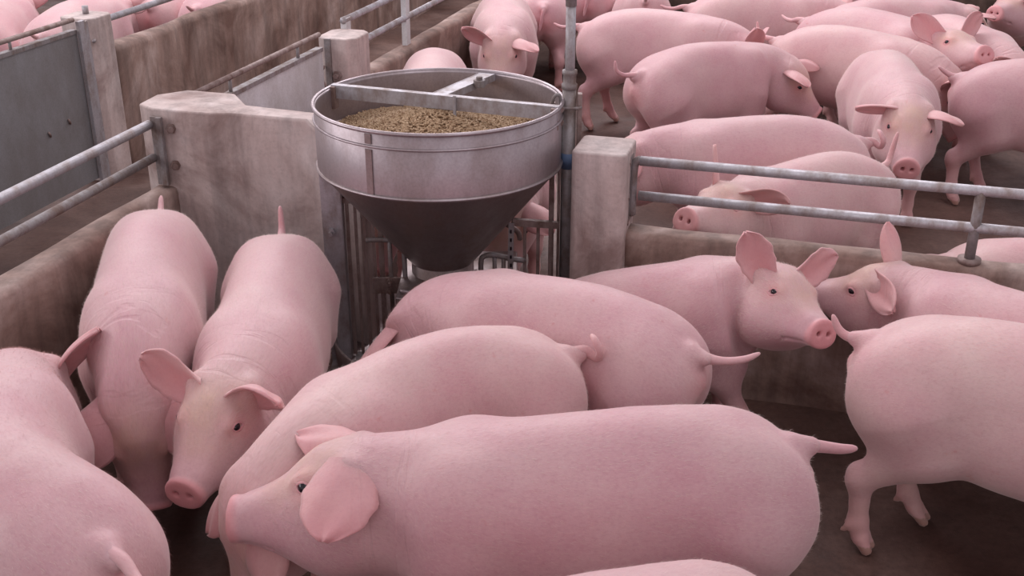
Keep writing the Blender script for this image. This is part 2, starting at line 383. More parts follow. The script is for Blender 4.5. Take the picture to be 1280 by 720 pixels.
# ---------------------------------------------------------------- ears, tail, eyelids (all joined into the body mesh)
def grid_faces(nu,nv,closed_v=False,off=0):
    F=[]
    for i in range(nu-1):
        for j in range(nv if closed_v else nv-1):
            a=i*nv+j;b=i*nv+(j+1)%nv; F.append((off+a,off+b,off+b+nv,off+a+nv))
    return F
def ear(side,d,n,L=.185,W=.135,flop=.5,curl=2.1,seed=0,rag=0.,off=(0,0,0)):
    """closed leaf of skin. d axis direction, n side the hollow faces (head axes, +y = outward on that side)"""
    rs=np.random.RandomState(seed)
    d=np.array(d,float);n=np.array(n,float);d/=np.linalg.norm(d);n-=d*(n@d);n/=np.linalg.norm(n)
    sd=np.cross(d,n)
    nu,nv=18,15; us=np.linspace(0,1,nu)
    base=np.array([.925,.080,.668])+np.array(off)
    pos=base-d*.012; ang=0;ctr=[];D=[];N=[]
    for i,u in enumerate(us):
        a=flop*u**1.6
        dd=d*math.cos(a)+n*math.sin(a); nn=n*math.cos(a)-d*math.sin(a)
        if i: pos=pos+dd*L/(nu-1)
        ctr.append(pos);D.append(dd);N.append(nn)
    out=np.zeros((nu,nv,3));inn=np.zeros((nu,nv,3))
    ph=rs.rand(4)*6.28
    for i,u in enumerate(us):
        w=W/2*(.80+.20*_sm(0,.50,np.float64(u)))*max(1-(max(0,(u-.48)/.53))**2.1,0.002)**.66
        A=curl*(1-u)**1.3+.5
        v=np.linspace(-1,1,nv)
        edge=1+rag*np.sin(u*23+ph[0])*(u>.3)
        th=v*A/2; R=2*w*edge/A
        s_=R*np.sin(th); dp=R*(1-np.cos(th))
        if True: lag=(-.02*np.abs(v)**3*(1-u)+0)*1.
        wave=.004*np.sin(6*v+ph[1]+5*u)*u+ .006*rag*np.sin(19*u+ph[2])
        t=.0045*(1-np.abs(v)**3*.75)*(1-.45*u)+.0016
        P=ctr[i][None]+s_[:,None]*sd+(dp+wave)[:,None]*N[i]+lag[:,None]*D[i]
        nr=np.cos(th)[:,None]*N[i]-np.sin(th)[:,None]*sd
        inn[i]=P+nr*t[:,None]; out[i]=P-nr*t[:,None]
    V=np.concatenate([inn.reshape(-1,3),out[:,::-1].reshape(-1,3)],0).reshape(2,nu,nv,3)
    ring=np.concatenate([V[0],V[1]],1)      # nu x 2nv closed ring
    Vt=ring.reshape(-1,3); F=grid_faces(nu,2*nv,True)
    # cap the tip
    k=(nu-1)*2*nv
    for j in range(nv-1): F.append((k+j,k+j+1,k+2*nv-2-j,k+2*nv-1-j))
    if side<0:
        Vt=Vt*[1,-1,1]; 
    else: F=[f[::-1] for f in F]
    inner=np.zeros((nu,2*nv)); vv=np.linspace(-1,1,nv)
    inner[:,:nv]=(1-np.abs(vv)**2*.55)[None]*(1-.45*us[:,None]); inner[:,nv:]=.30+.35*us[:,None]
    return Vt,F,inner.reshape(-1)
def tube(pts,rad,nv=8):
    pts=np.array(pts,float);n=len(pts)
    # resample smooth
    t=np.linspace(0,n-1,n*4); P=np.zeros((len(t),3))
    for k in range(3):
        y=pts[:,k]; i=np.clip(t.astype(int),0,n-2);u=t-i
        p0=y[np.maximum(i-1,0)];p1=y[i];p2=y[i+1];p3=y[np.minimum(i+2,n-1)]
        P[:,k]=.5*((2*p1)+(-p0+p2)*u+(2*p0-5*p1+4*p2-p3)*u*u+(-p0+3*p1-3*p2+p3)*u**3)
    r=np.interp(t,np.linspace(0,n-1,len(rad)),rad)
    T=np.gradient(P,axis=0);T/=np.linalg.norm(T,axis=1)[:,None]
    nrm=np.cross(T[0],[0,1,.3]);nrm/=np.linalg.norm(nrm);V=[]
    for i in range(len(P)):
        nrm=nrm-T[i]*(nrm@T[i]);nrm/=np.linalg.norm(nrm);b=np.cross(T[i],nrm)
        for j in range(nv):
            a=2*math.pi*j/nv; V.append(P[i]+r[i]*(math.cos(a)*nrm+math.sin(a)*b))
    F=grid_faces(len(P),nv,True); m=len(P)*nv
    V.append(P[0]);V.append(P[-1]+T[-1]*r[-1]*.6)
    for j in range(nv):
        F.append((m,(j+1)%nv,j)); k=m-nv; F.append((m+1,k+j,k+(j+1)%nv))
    return np.array(V),F
TAILS={
 'back':[(.01,0,.612),(-.04,0,.615),(-.09,.01,.60),(-.14,.02,.60),(-.18,.03,.615)],
 'up':[(.01,0,.615),(-.035,0,.635),(-.05,.00,.68),(-.05,.01,.73),(-.055,.015,.77)],
 'curl':[(.01,0,.612),(-.035,0,.615),(-.06,.03,.60),(-.06,.05,.63),(-.05,.035,.66),(-.05,.005,.665)],
 'down':[(.01,0,.612),(-.03,0,.60),(-.045,.01,.56),(-.05,.02,.51),(-.06,.03,.47)],
 'stub':[(.01,0,.612),(-.03,0,.62),(-.06,.0,.635),(-.09,.0,.655)],
 'hook':[(.01,0,.612),(-.04,0,.62),(-.08,.01,.625),(-.115,.02,.65),(-.125,.02,.70)],
}
def tail(points): return tube(points,[.022,.0175,.0145,.0130,.0122,.0112,.0095,.0045])
# ================================================================ SETTING
def wall(name, mb, m, bevel=.012):
    o = mb.build(name, m, bevel=bevel); o['kind'] = 'structure'; return o
fl = MB(); fl.add([(-14, -3, 0), (14, -3, 0), (14, 22, 0), (-14, 22, 0)], [(0, 1, 2, 3)])
o = fl.build('floor', M['floor'], origin=(0, 0, 0)); o['kind'] = 'structure'
def noisy_wall(name, a0, a1, b0, b1, z1, m, axis, amp=.006, seed=1, round_=.02):
    """long low cast wall with slightly uneven faces and worn top edge"""
    rs = np.random.RandomState(seed); L = (a1 - a0) if axis == 0 else (b1 - b0); n = max(int(L / .10), 2)
    T = (b1 - b0) if axis == 0 else (a1 - a0)
    prof = [(0, 0), (0, z1 * .3), (0, z1 * .6), (0, z1 - round_ * 1.2), (round_ * .3, z1 - round_ * .3), (round_ * 1.2, z1), (T / 2, z1 + .002), (T - round_ * 1.2, z1), (T - round_ * .3, z1 - round_ * .3), (T, z1 - round_ * 1.2), (T, z1 * .6), (T, z1 * .3), (T, 0)]
    V = []; k = len(prof); ph = rs.rand(6) * 6.28
    for i in range(n + 1):
        s = L * i / n
        for j, (t, z) in enumerate(prof):
            d = amp * (math.sin(s * 5.1 + ph[0] + z * 4) + .6 * math.sin(s * 13 + ph[1] + z * 9) + .5 * rs.randn() * .5)
            dz = amp * .5 * math.sin(s * 7 + ph[2]) if 3 <= j <= 9 else 0
            t2 = t + (d if j < 6 else (-d if j > 6 else 0))
            V.append(W(a0 + s, b0 + t2, z + dz) if axis == 0 else W(a0 + t2, b0 + s, z + dz))
    F = []
    for i in range(n):
        for j in range(k - 1):
            q = (i * k + j, (i + 1) * k + j, (i + 1) * k + j + 1, i * k + j + 1); F.append(q if axis == 0 else q[::-1])
    F += [tuple(range(k)) if axis == 0 else tuple(range(k))[::-1], tuple(n * k + j for j in range(k))[::-1] if axis == 0 else tuple(n * k + j for j in range(k))]
    mb = MB().add(V, F); o = mb.build(name, m, smooth=True); o['kind'] = 'structure'
    return o
A_L, B_P, A_F = -2.38, 3.63, -3.65
noisy_wall('wall_right_partition', -.66, 3.6, 3.56, 3.66, .575, M['conc_brown'], 0, seed=2)
noisy_wall('wall_left_aisle', A_L - .05, A_L + .05, .6, 3.58, .575, M['conc_brown'], 1, seed=3)
noisy_wall('wall_back_aisle', A_L - .04, A_L + .06, 5.2, 13.5, .575, M['conc_brown'], 1, seed=4)
noisy_wall('wall_far_aisle', A_F - .12, A_F, 5.1, 13.5, .68, M['conc_brown'], 1, seed=5, amp=.01, round_=.03)
noisy_wall('wall_back', -2.3, 6., 9.6, 9.72, .6, M['conc_dark'], 0, seed=6)
# partition between the two near pens, left of the feeder: raised corner post, slim step down towards the hopper
def oct_post(name, a, b, wa, wb, z1, m, label, ch=.03, base=0, extra=None):
    p = [(-wa + ch, -wb), (wa - ch, -wb), (wa, -wb + ch), (wa, wb - ch), (wa - ch, wb), (-wa + ch, wb), (-wa, wb - ch), (-wa, -wb + ch)]
    mb = MB().add(*prism([W(a + x, b + y, 0) for x, y in p], 0, z1))
    root = mb.build(name, m, bevel=.008, origin=W(a, b, 0)); tag(root, label, 'post', 'concrete pen posts'); return root
# corner block
pts = [(-2.49, 3.60), (-2.40, 3.545), (-2.16, 3.545), (-2.10, 3.58), (-1.80, 3.575), (-1.765, 3.565), (-1.60, 3.56), (-1.60, 3.68), (-1.80, 3.685), (-2.10, 3.70), (-2.2, 3.80), (-2.40, 3.80), (-2.49, 3.72)]
tops = [.865, .87, .87, .865, .862, .835, .835, .835, .862, .865, .875, .875, .87]
mb = MB().add(*prism([W(a, b, 0) for a, b in pts], 0, 1, top=tops))
wall('wall_left_partition', mb, M['conc_pale'], .008)
tag(oct_post('concrete_post', -.725, 3.60, .092, .10, .86, M['conc_pale'], '', ch=.014), 'square concrete post right of the feeder at the end of the railing', 'post', 'concrete pen posts')
tag(oct_post('concrete_post', -2.33, 5.10, .10, .115, .83, M['conc_pale'], '', ch=.04), 'octagonal concrete post just behind the left side of the hopper', 'post', 'concrete pen posts')
tag(oct_post('concrete_post', -3.72, 5.03, .10, .10, .86, M['conc_pale'], '', ch=.03), 'concrete post at the end of the grey gate across the aisle', 'post', 'concrete pen posts')
# ---------------------------------------------------------------- railings
def bolt(p, d, r, parent, m='rusty'):
    d = np.array(d, float); p = np.array(p, float)
    b = MB(); cyl(p, p + d * .012, r * 1.5, b, 6); cyl(p + d * .012, p + d * .03, r * .75, b, 8)
    return b.build('bolt', M[m], parent)
# right railing
t = empty('pen_railing', W(-.60, 3.61, .57)); tag(t, 'galvanised two-rail steel railing on top of the low wall right of the feeder', 'railing', 'pen railings')
zu, zl = .812, .690; rr = .0165
cyl(W(-.605, 3.61, zu), W(3.5, 3.61, zu), rr).build('rail', M['galv'], t, True)
cyl(W(-.605, 3.61, zl), W(3.5, 3.61, zl), rr).build('rail', M['galv'], t, True)
pipe([W(-.604, 3.61, zu + .004), W(-.622, 3.61, zu - .012), W(-.626, 3.61, .74), W(-.626, 3.61, .62)], .0145).build('end_upright', M['galv_dull'], t, True)
for a in (.46, 1.9):
    cyl(W(a, 3.61, .56), W(a, 3.61, zu), .0165).build('upright', M['galv_dull'], t, True)
    b = cyl(W(a, 3.61, .572), W(a, 3.61, .588), .036, nv=16); b.build('base_flange', M['rusty'], t, True)
for z in (zu, zl, .60): bolt(W(-.633, 3.59, z), -E1 * .7 - E2 * .2, .010, t)
b = MB(); rbar(W(-.634, 3.61, .60), W(-.634, 3.61, .83), .05, .006, b, up=E1); b.build('wall_plate', M['galv_dull'], t)
# left railing beside the aisle
t = empty('pen_railing', W(A_L, 3.5, .57)); tag(t, 'galvanised two-rail railing bolted to the corner block, above the near left wall', 'railing', 'pen railings')
cyl(W(A_L - .02, 3.515, zu + .004), W(A_L - .0, .7, zu + .0), .0175).build('rail', M['galv'], t, True)
cyl(W(A_L - .02, 3.515, zl), W(A_L - .0, .7, zl), .0165).build('rail', M['galv_dull'], t, True)
b = MB(); rbar(W(A_L - .004, 3.528, .585), W(A_L - .004, 3.528, .845), .030, .012, b, up=E2); b.build('wall_plate', M['galv_dull'], t, bevel=.002)
b = MB(); rbar(W(A_L + .018, 3.522, .585), W(A_L + .018, 3.522, .845), .022, .018, b, up=E2); b.build('plate_flange', M['galv_dull'], t, bevel=.002)
for z in (.80, .66): bolt(W(A_L + .05, 3.545, z), -E2 * .8 + E1 * .5, .013, t)
cyl(W(A_L, 2.1, .56), W(A_L, 2.1, .82), .0165).build('upright', M['galv_dull'], t, True)
# railing behind the octagonal post
t = empty('pen_railing', W(A_L, 5.4, .57)); tag(t, 'pale two-rail railing above the wall running away behind the octagonal post', 'railing', 'pen railings')
cyl(W(A_L, 5.21, .868), W(A_L, 12, .868), .017).build('rail', M['galv'], t, True)
cyl(W(A_L, 5.21, .725), W(A_L, 12, .725), .017).build('rail', M['galv'], t, True)
for bb in (5.24, 6.05, 8.3):
    rbar(W(A_L, bb, .57), W(A_L, bb, .88), .055, .03, up=E1).build('upright', M['panel_white'], t)
# far-row rail above the far wall
t = empty('pen_railing', W(A_F, 5.1, .66)); tag(t, 'single steel rail above the far wall across the aisle', 'railing', 'pen railings')
cyl(W(A_F - .05, 5.12, .812), W(A_F - .05, 12, .812), .017).build('rail', M['galv'], t, True)
for bb in (7.4, 9.4): cyl(W(A_F - .05, bb, .66), W(A_F - .05, bb, .812), .015).build('upright', M['galv_dull'], t, True)
cyl(W(A_F - .08, 5.05, .86), W(A_F - .08, 5.05, .90), .016).build('end_stub', M['galv'], t, True)
# ---------------------------------------------------------------- gates
def gate(a, b0, b1, z0, z1, m, zr, label, face=1, post_b=None):
    t = empty('pen_gate', W(a, b1, z0)); tag(t, label, 'gate', 'sheet metal pen gates')
    gbox(a - .012, a + .012, b0, b1, z0, z1).build('panel', m, t)
    cyl(W(a, b0, zr), W(a, b1, zr), .012).build('top_rail', M['rusty'] if face else M['galv_dull'], t, True)
    b = MB(); gbox(a - .018, a + .018, b0, b1, z1 - .005, z1 + .014, b); b.build('edge_strip', M['galv_dull'], t)
    for q in np.arange(b0 + .28, b1, .62): cyl(W(a, q, z1), W(a, q, zr), .008, nv=8).build('rail_spacer', M['galv_dull'], t, True)
    return t
g = gate(A_F, 1.6, 4.83, .06, .815, M['panel'], .875, 'grey sheet metal gate across the aisle at the left edge')
rbar(W(A_F + .03, 4.845, .04), W(A_F + .03, 4.845, .87), .022, .05, up=E2).build('hinge_channel', M['galv'], g, bevel=.003)
rbar(W(A_F + .02, 4.89, .04), W(A_F + .02, 4.89, .86), .022, .03, up=E2).build('hinge_channel', M['galv'], g, bevel=.003)
cyl(W(A_F + .03, 4.93, .75), W(A_F + .0, 4.99, .75), .009).build('hinge_pin', M['galv'], g, True)
for bb, zz in ((4.66, .42), (4.50, .40)): MB().add(*tube([W(A_F + .013, bb, zz), W(A_F + .02, bb, zz - .01), W(A_F + .013, bb + .012, zz - .025)], [.006, .006], 6)).build('rivet', M['rusty'], g, True)
g = gate(A_L, 3.80, 4.93, .08, .785, M['panel_white'], .858, 'pale sheet metal gate between the corner block and the octagonal post')
# latch clutter on the octagonal post
t = empty('gate_latch', W(-2.41, 4.99, .5)); tag(t, 'rusty latch ironwork on the near face of the octagonal post', 'latch')
b = MB(); rbar(W(-2.36, 4.975, .56), W(-2.36, 4.975, .83), .03, .012, b, up=E2); b.build('strap', M['galv_dull'], t)
for z in (.60, .655): bolt(W(-2.32, 4.98, z), -E2, .016, t)
pipe([W(-2.38, 4.965, .70), W(-2.385, 4.93, .66), W(-2.36, 4.94, .60), W(-2.35, 4.965, .58)], .007).build('hasp', M['rusty'], t, True)
# ================================================================ FEEDER
HC = np.array([-.25, 3.80]); R = .420; ZR = .977; ZB = .758
t = empty('pig_feeder', (HC[0], HC[1], 0)); FEED = t
tag(t, 'round stainless steel hopper feeder with cone bottom, full of pellets', 'feeder')
prof = [(.105, .375), (R - .004, ZB - .006), (R + .004, ZB - .004), (R + .006, ZB + .004), (R, ZB + .010), (R, .918), (R + .006, .922), (R + .008, .927), (R + .006, .932), (R, .936), (R, .968), (R + .005, .970), (R + .008, .977), (R + .006, .984), (R, .987), (R - .005, .983),
        (R - .006, .975), (R - .006, .935), (R - .001, .931), (R - .001, .926), (R - .006, .922), (R - .006, ZB), (.11, .395)]
cyb = lathe(HC, [(R, ZB), (R, ZR - .004), (R - .005, ZR), (R - .006, ZR - .01), (R - .006, ZB)]); cyb.build('bin', M['stainless'], t, True)
lathe(HC, [(.100, .372), (R - .002, ZB + .002), (R + .005, ZB + .006), (R + .004, ZB + .012), (R - .01, ZB + .008), (.095, .38)]).build('cone', M['stainless_dark'], t, True)
for zz, rr_ in ((ZR, .0065), (.9275, .0045), (ZB + .006, .0045)):
    lathe(HC, [(R + .002 + rr_ * math.cos(q), zz + rr_ * math.sin(q)) for q in np.linspace(0, 2 * math.pi, 11)]).build('rolled_rim' if zz == ZR else 'bead_ring', M['stainless'], t, True)
# vertical seam strip with a line of spot welds
an = math.radians(-118)
sb = MB()
for k, (z0, z1) in enumerate(((ZB + .012, .918), (.936, .968))):
    p = np.array([HC[0] + (R + .002) * math.cos(an), HC[1] + (R + .002) * math.sin(an), 0])
    rbar(p + [0, 0, z0], p + [0, 0, z1], .024, .004, sb, up=(math.cos(an), math.sin(an), 0))
sb.build('seam_strip', M['stainless_dark'], t, bevel=.001)
# collar under the cone
lathe(HC, [(.102, .395), (.112, .392), (.112, .345), (.135, .335), (.135, .315), (.10, .315), (.10, .395)], 48).build('collar', M['stainless_dark'], t, True)
# cross braces
P1_ = np.array([-.640, 3.965, ZR]); P2_ = np.array([.152, 3.672, ZR])
dv = (P2_ - P1_) / np.linalg.norm(P2_ - P1_); pv = np.array([dv[1], -dv[0], 0])
b = MB(); rbar(P1_ + [0, 0, -.016], P2_ + [0, 0, -.016], .005, .046, b); rbar(P1_ - pv * .012 + [0, 0, .006], P2_ - pv * .012 + [0, 0, .006], .026, .004, b)
b.build('cross_brace', M['galv'], t)
Q1 = np.array([-.085, 4.185, ZR - .006]); Q2 = np.array([-.272, 3.845, ZR - .006])
b = MB(); rbar(Q1, Q2, .052, .004, b); dq = (Q2 - Q1) / np.linalg.norm(Q2 - Q1); sq = np.array([dq[1], -dq[0], 0])
for s in (-1, 1): rbar(Q1 + sq * s * .027 + [0, 0, -.010], Q2 + sq * s * .027 + [0, 0, -.010], .004, .026, b)
b.build('cross_brace', M['galv'], t)
qm = Q1 * .62 + Q2 * .38 - sq * .045
b = MB(); cyl(qm + [0, 0, -.012], qm + [0, 0, .014], .022, b, 8); cyl(qm + [0, 0, .014], qm + [0, 0, .026], .012, b, 8); b.build('wing_nut', M['galv_dull'], t, bevel=.002)
cyl((-.195, 3.79, .99), (-.195, 3.79, .60), .0055, nv=8).build('agitator_rod', M['galv_dull'], t, True)
for p in (P1_, P2_):
    q = p.copy(); s = 1 if p is P1_ else -1; q = q + dv * s * .012
    b = MB(); rbar(q + [0, 0, .004], q + [0, 0, -.075], .03, .02, b, up=dv); b.build('end_bracket', M['rusty'], t, bevel=.002)
# left upright channel of the frame
b = MB(); xl = -.628
gp = lambda x, y, z: np.array([x, y, z])
rbar(gp(xl, 3.74, 0), gp(xl, 3.74, .80), .066, .006, b, up=(0, 1, 0)); rbar(gp(xl - .033, 3.765, 0), gp(xl - .033, 3.765, .80), .05, .006, b, up=(1, 0, 0)); rbar(gp(xl + .033, 3.765, 0), gp(xl + .033, 3.765, .80), .05, .006, b, up=(1, 0, 0))
b.build('frame_channel', M['galv'], t)
bolt(gp(xl - .005, 3.735, .52), (0, -1, 0), .010, t, 'galv')
# foot plate
gb = MB(); gb.add(*prism([(-.66, 3.62), (-.52, 3.60), (-.50, 3.80), (-.66, 3.80)], .0, .012)); gb.build('foot_plate', M['galv_dull'], t)
# stalls: bars on the left and right sides
YF = 3.74
def vbar(x, z0, z1, w=.016, y=YF, m='rusty', rnd=False):
    (cyl((x, y, z0), (x, y, z1), w / 2, nv=10) if rnd else rbar((x, y, z0), (x, y, z1), w, .008, up=(0, 1, 0))).build('stall_bar', M[m], t, rnd)
rbar((-.595, YF + .03, .625), (-.44, YF + .03, .625), .02, .02).build('stall_rail', M['rusty'], t)
for x, w in ((-.580, .012), (-.552, .010), (-.522, .012), (-.492, .010), (-.466, .018)): vbar(x, .02, .62, w, YF + .03)
pipe([(-.515, YF, .485), (-.47, YF, .487), (-.40, YF, .482), (-.384, YF, .468), (-.382, YF, .43), (-.382, YF, .22)], .009).build('feeding_hoop', M['galv_dull'], t, True)
vbar(-.432, .2, .485, .016, YF, 'galv_dull', True)
rbar((-.497, YF - .01, .315), (-.372, YF - .01, .315), .006, .062).build('bracket_plate', M['rusty'], t, bevel=.001)
for z in (.332, .300): bolt((-.435, YF - .015, z), (0, -1, 0), .008, t)
b = MB(); 
# trough: shallow dish and its folded edge
b.add(*prism([(-.40, 3.56), (-.10, 3.50), (.02, 3.60), (.02, 3.98), (-.40, 3.98)], .27, .345)); b.build('trough_box', M['stainless_dark'], t, bevel=.006)
pipe([(-.385, 3.60, .352), (-.30, 3.57, .352), (-.19, 3.54, .352)], .008).build('adjuster_rod', M['stainless'], t, True)
pipe([(-.34, 3.55, .335), (-.325, 3.53, .32), (-.33, 3.54, .30)], .008).build('adjuster_knob', M['stainless'], t, True)
rbar((-.18, 3.70, .345), (-.115, 3.62, .40), .006, .05).build('deflector_fin', M['stainless'], t)
lathe(HC, [(.26, 0), (.38, .02), (.40, .11), (.41, .11), (.40, .0)], 48).build('floor_dish', M['stainless_dark'], t, True)
pipe([(-.11, YF, .28), (-.11, YF, .40), (-.098, YF, .424), (-.06, YF, .428), (.0, YF, .414), (.045, YF, .408)], .0095).build('feeding_hoop', M['galv_dull'], t, True)
for x in (-.062, -.030): vbar(x, .25, .42, .016, YF, 'galv_dull', True)
b = MB(); rbar((.0, YF, .555), (.165, YF + .02, .535), .02, .024, b); b.build('stall_rail', M['rusty'], t)
rbar((-.006, YF - .012, .38), (-.002, YF - .012, .555), .020, .004, up=(0, 1, 0)).build('perforated_strap', M['galv_dull'], t)
for k in range(5): MB().add(*tube([(-.004, YF - .0150, .53 - k * .032), (-.004, YF - .0155, .518 - k * .032)], [.0035, .0035], 6)).build('strap_hole', M['eye'], t)
for x, w in ((.045, .012), (.092, .012), (.135, .010)): vbar(x, .1, .545, w, YF + .01)
pipe([(-.02, YF + .12, .50), (.02, YF + .12, .47), (.03, YF + .12, .44)], .01).build('feeding_hoop', M['rusty'], t, True)
# steel strap standing by the bin, right side
px, py = W(-.873, 3.70, 0)[:2]
for dx, w, zt in ((-.055, .018, .97), (-.030, .010, .93)):
    rbar((px + dx, py - .01, .02), (px + dx, py - .01, zt), w, .02, up=(0, 1, 0)).build('frame_angle', M['rusty'], t, bevel=.002)
pipe([(px - .062, py - .02, .90), (px - .056, py - .03, .985), (px - .035, py - .03, 1.0), (px - .028, py - .02, .96), (px - .03, py - .02, .90)], .006).build('hanger_loop', M['galv_dull'], t, True)
for z in (.94, .985): bolt((px - .033, py - .035, z - .03), (0, -1, 0), .010, t)
# feed pipe
t2 = empty('feed_pipe', (px, py, 0)); tag(t2, 'upright grey pipe right of the hopper, thicker below a collar', 'pipe')
cyl((px, py, 0), (px, py, 1.02), .0235, nv=20).build('lower_pipe', M['galv_dull'], t2, True)
cyl((px, py, 1.0), (px, py, 1.30), .0165, nv=20).build('upper_pipe', M['galv'], t2, True)
cyl((px, py, 1.29), (px, py, 2.8), .0185, nv=20).build('top_pipe', M['galv'], t2, True)
lathe((px, py), [(.0165, 1.012), (.026, 1.014), (.027, 1.03), (.022, 1.034), (.022, 1.062), (.026, 1.066), (.025, 1.078), (.0165, 1.08)], 24).build('collar', M['galv_dull'], t2, True)
cyl((px, py, .735), (px, py, .79), .0242, nv=20).build('blue_tape_band', M['blue'], t2, True)
b = MB(); rbar((px + .036, py - .005, .3), (px + .036, py - .005, 1.0), .016, .03, b, up=(0, 1, 0)); b.build('backing_angle', M['rusty'], t2, bevel=.002)
pipe([(px - .03, py - .028, .955), (px, py - .033, .955), (px + .035, py - .028, .955), (px + .04, py, .955)], .005).build('pipe_clip', M['galv_dull'], t2, True)
# ---------------------------------------------------------------- feed
rs = np.random.RandomState(5)
def feedz(x, y):
    r = math.hypot(x, y); return .868 + .055 * math.exp(-((x + .02) ** 2 + (y - .02) ** 2) / .05) - .02 * r / .4 + .010 * math.sin(9 * x + 2) * math.cos(7 * y) + (.0 if y > -.2 else .01)
mb = MB(); n = 40; V = []; F = []
for i in range(n + 1):
    for j in range(64):
        r = (R - .008) * i / n; a = 2 * math.pi * j / 64; x, y = r * math.cos(a), r * math.sin(a); V.append((HC[0] + x, HC[1] + y, feedz(x, y) - .004))
for i in range(n):
    for j in range(64): F.append((i * 64 + j, (i + 1) * 64 + j, (i + 1) * 64 + (j + 1) % 64, i * 64 + (j + 1) % 64))
mb.add(V, F)
base = np.array([(math.cos(k * math.pi / 3), math.sin(k * math.pi / 3)) for k in range(6)])
PV = []; PF = []
cnt = 0; mi = []
mi += [1] * len(F)
for k in range(9500):
    r = (R - .012) * math.sqrt(rs.rand()); a = rs.rand() * 2 * math.pi; x, y = r * math.cos(a), r * math.sin(a)
    c = np.array([HC[0] + x, HC[1] + y, feedz(x, y) + rs.rand() * .003])
    th = rs.rand() * 6.28; ph = rs.randn() * .35; d = np.array([math.cos(th) * math.cos(ph), math.sin(th) * math.cos(ph), math.sin(ph)])
    u = np.cross(d, [0, 0, 1]); u /= np.linalg.norm(u); w = np.cross(u, d); L = .0042 + .0036 * rs.rand(); rad = .0031
    o_ = len(PV)
    for s in (-1, 1):
        for q in base: PV.append(c + d * s * L + rad * (q[0] * u + q[1] * w))
    PF += [tuple(o_ + np.array(f)) for f in [(5, 4, 3, 2, 1, 0), (6, 7, 8, 9, 10, 11)] + [(j, (j + 1) % 6, (j + 1) % 6 + 6, j + 6) for j in range(6)]]
    mi += [0 if rs.rand() < .8 else 1] * 8
mb.add(PV, PF)
o = mb.build('feed_pellets', M['feed'], origin=(HC[0], HC[1], .86)); o.data.materials.append(M['feed_dark']); o.data.polygons.foreach_set('material_index', mi)
tag(o, 'light brown feed pellets heaped inside the round hopper', 'feed', kind='stuff')
# ================================================================ PIGS
BODY = {}
def body_cache(res):
    if res not in BODY: BODY[res] = pig_mesh(res)
    return BODY[res]
def tints(V):
    x, y, z = V.T; ay = np.abs(y)
    t = np.zeros((len(V), 4)); t[:, 3] = 1
    r = _sm(1.205, 1.232, x) * .55
    nd = (x - 1.225) ** 2 + (ay - .021) ** 2 + (z - .56) ** 2; r = np.maximum(r, np.exp(-nd / .00022) * .9 * (x > 1.18))
    e = np.exp(-((x - EYE[0]) ** 2 + (z - EYE[1]) ** 2) / .0009) * (ay > .04) * (x > .9); r = np.maximum(r, .45 * e)
    bl = _sm(.60, .52, z) * 0
    rear = np.exp(-((x + .03) ** 2 + y ** 2 + (z - .50) ** 2) / .006) * .5; r = np.maximum(r, rear)
    low = np.clip((.30 - z) / .25, 0, 1) * .30 * (x < .86); r = np.maximum(r, low)
    t[:, 0] = r
    t[:, 1] = .55 * _sm(.88, 1.0, x) * _sm(.56, .66, z) * (1 - _sm(1.10, 1.2, x)) + .28 * np.clip((.34 - z) / .2, 0, 1)
    t[:, 2] = np.where((z < .034) & (x < .9), .75, 0) + np.where((z < .085) & (z > .05) & (x < .9) & ((np.abs(x - .078) < .018) | (np.abs(x - .672) < .018)), .5, 0)
    return t
UP = ((-.15, .72, .62), (1, .25, -.1), .45); FWD = ((.55, .62, .42), (.35, .1, -.9), .7); SIDE = ((-.1, .95, .25), (.9, .0, .2), .35)
BACK = ((-.6, .65, .45), (.2, .6, -.7), .3); HANG = ((.35, .75, -.3), (.5, -.5, -.7), .3)
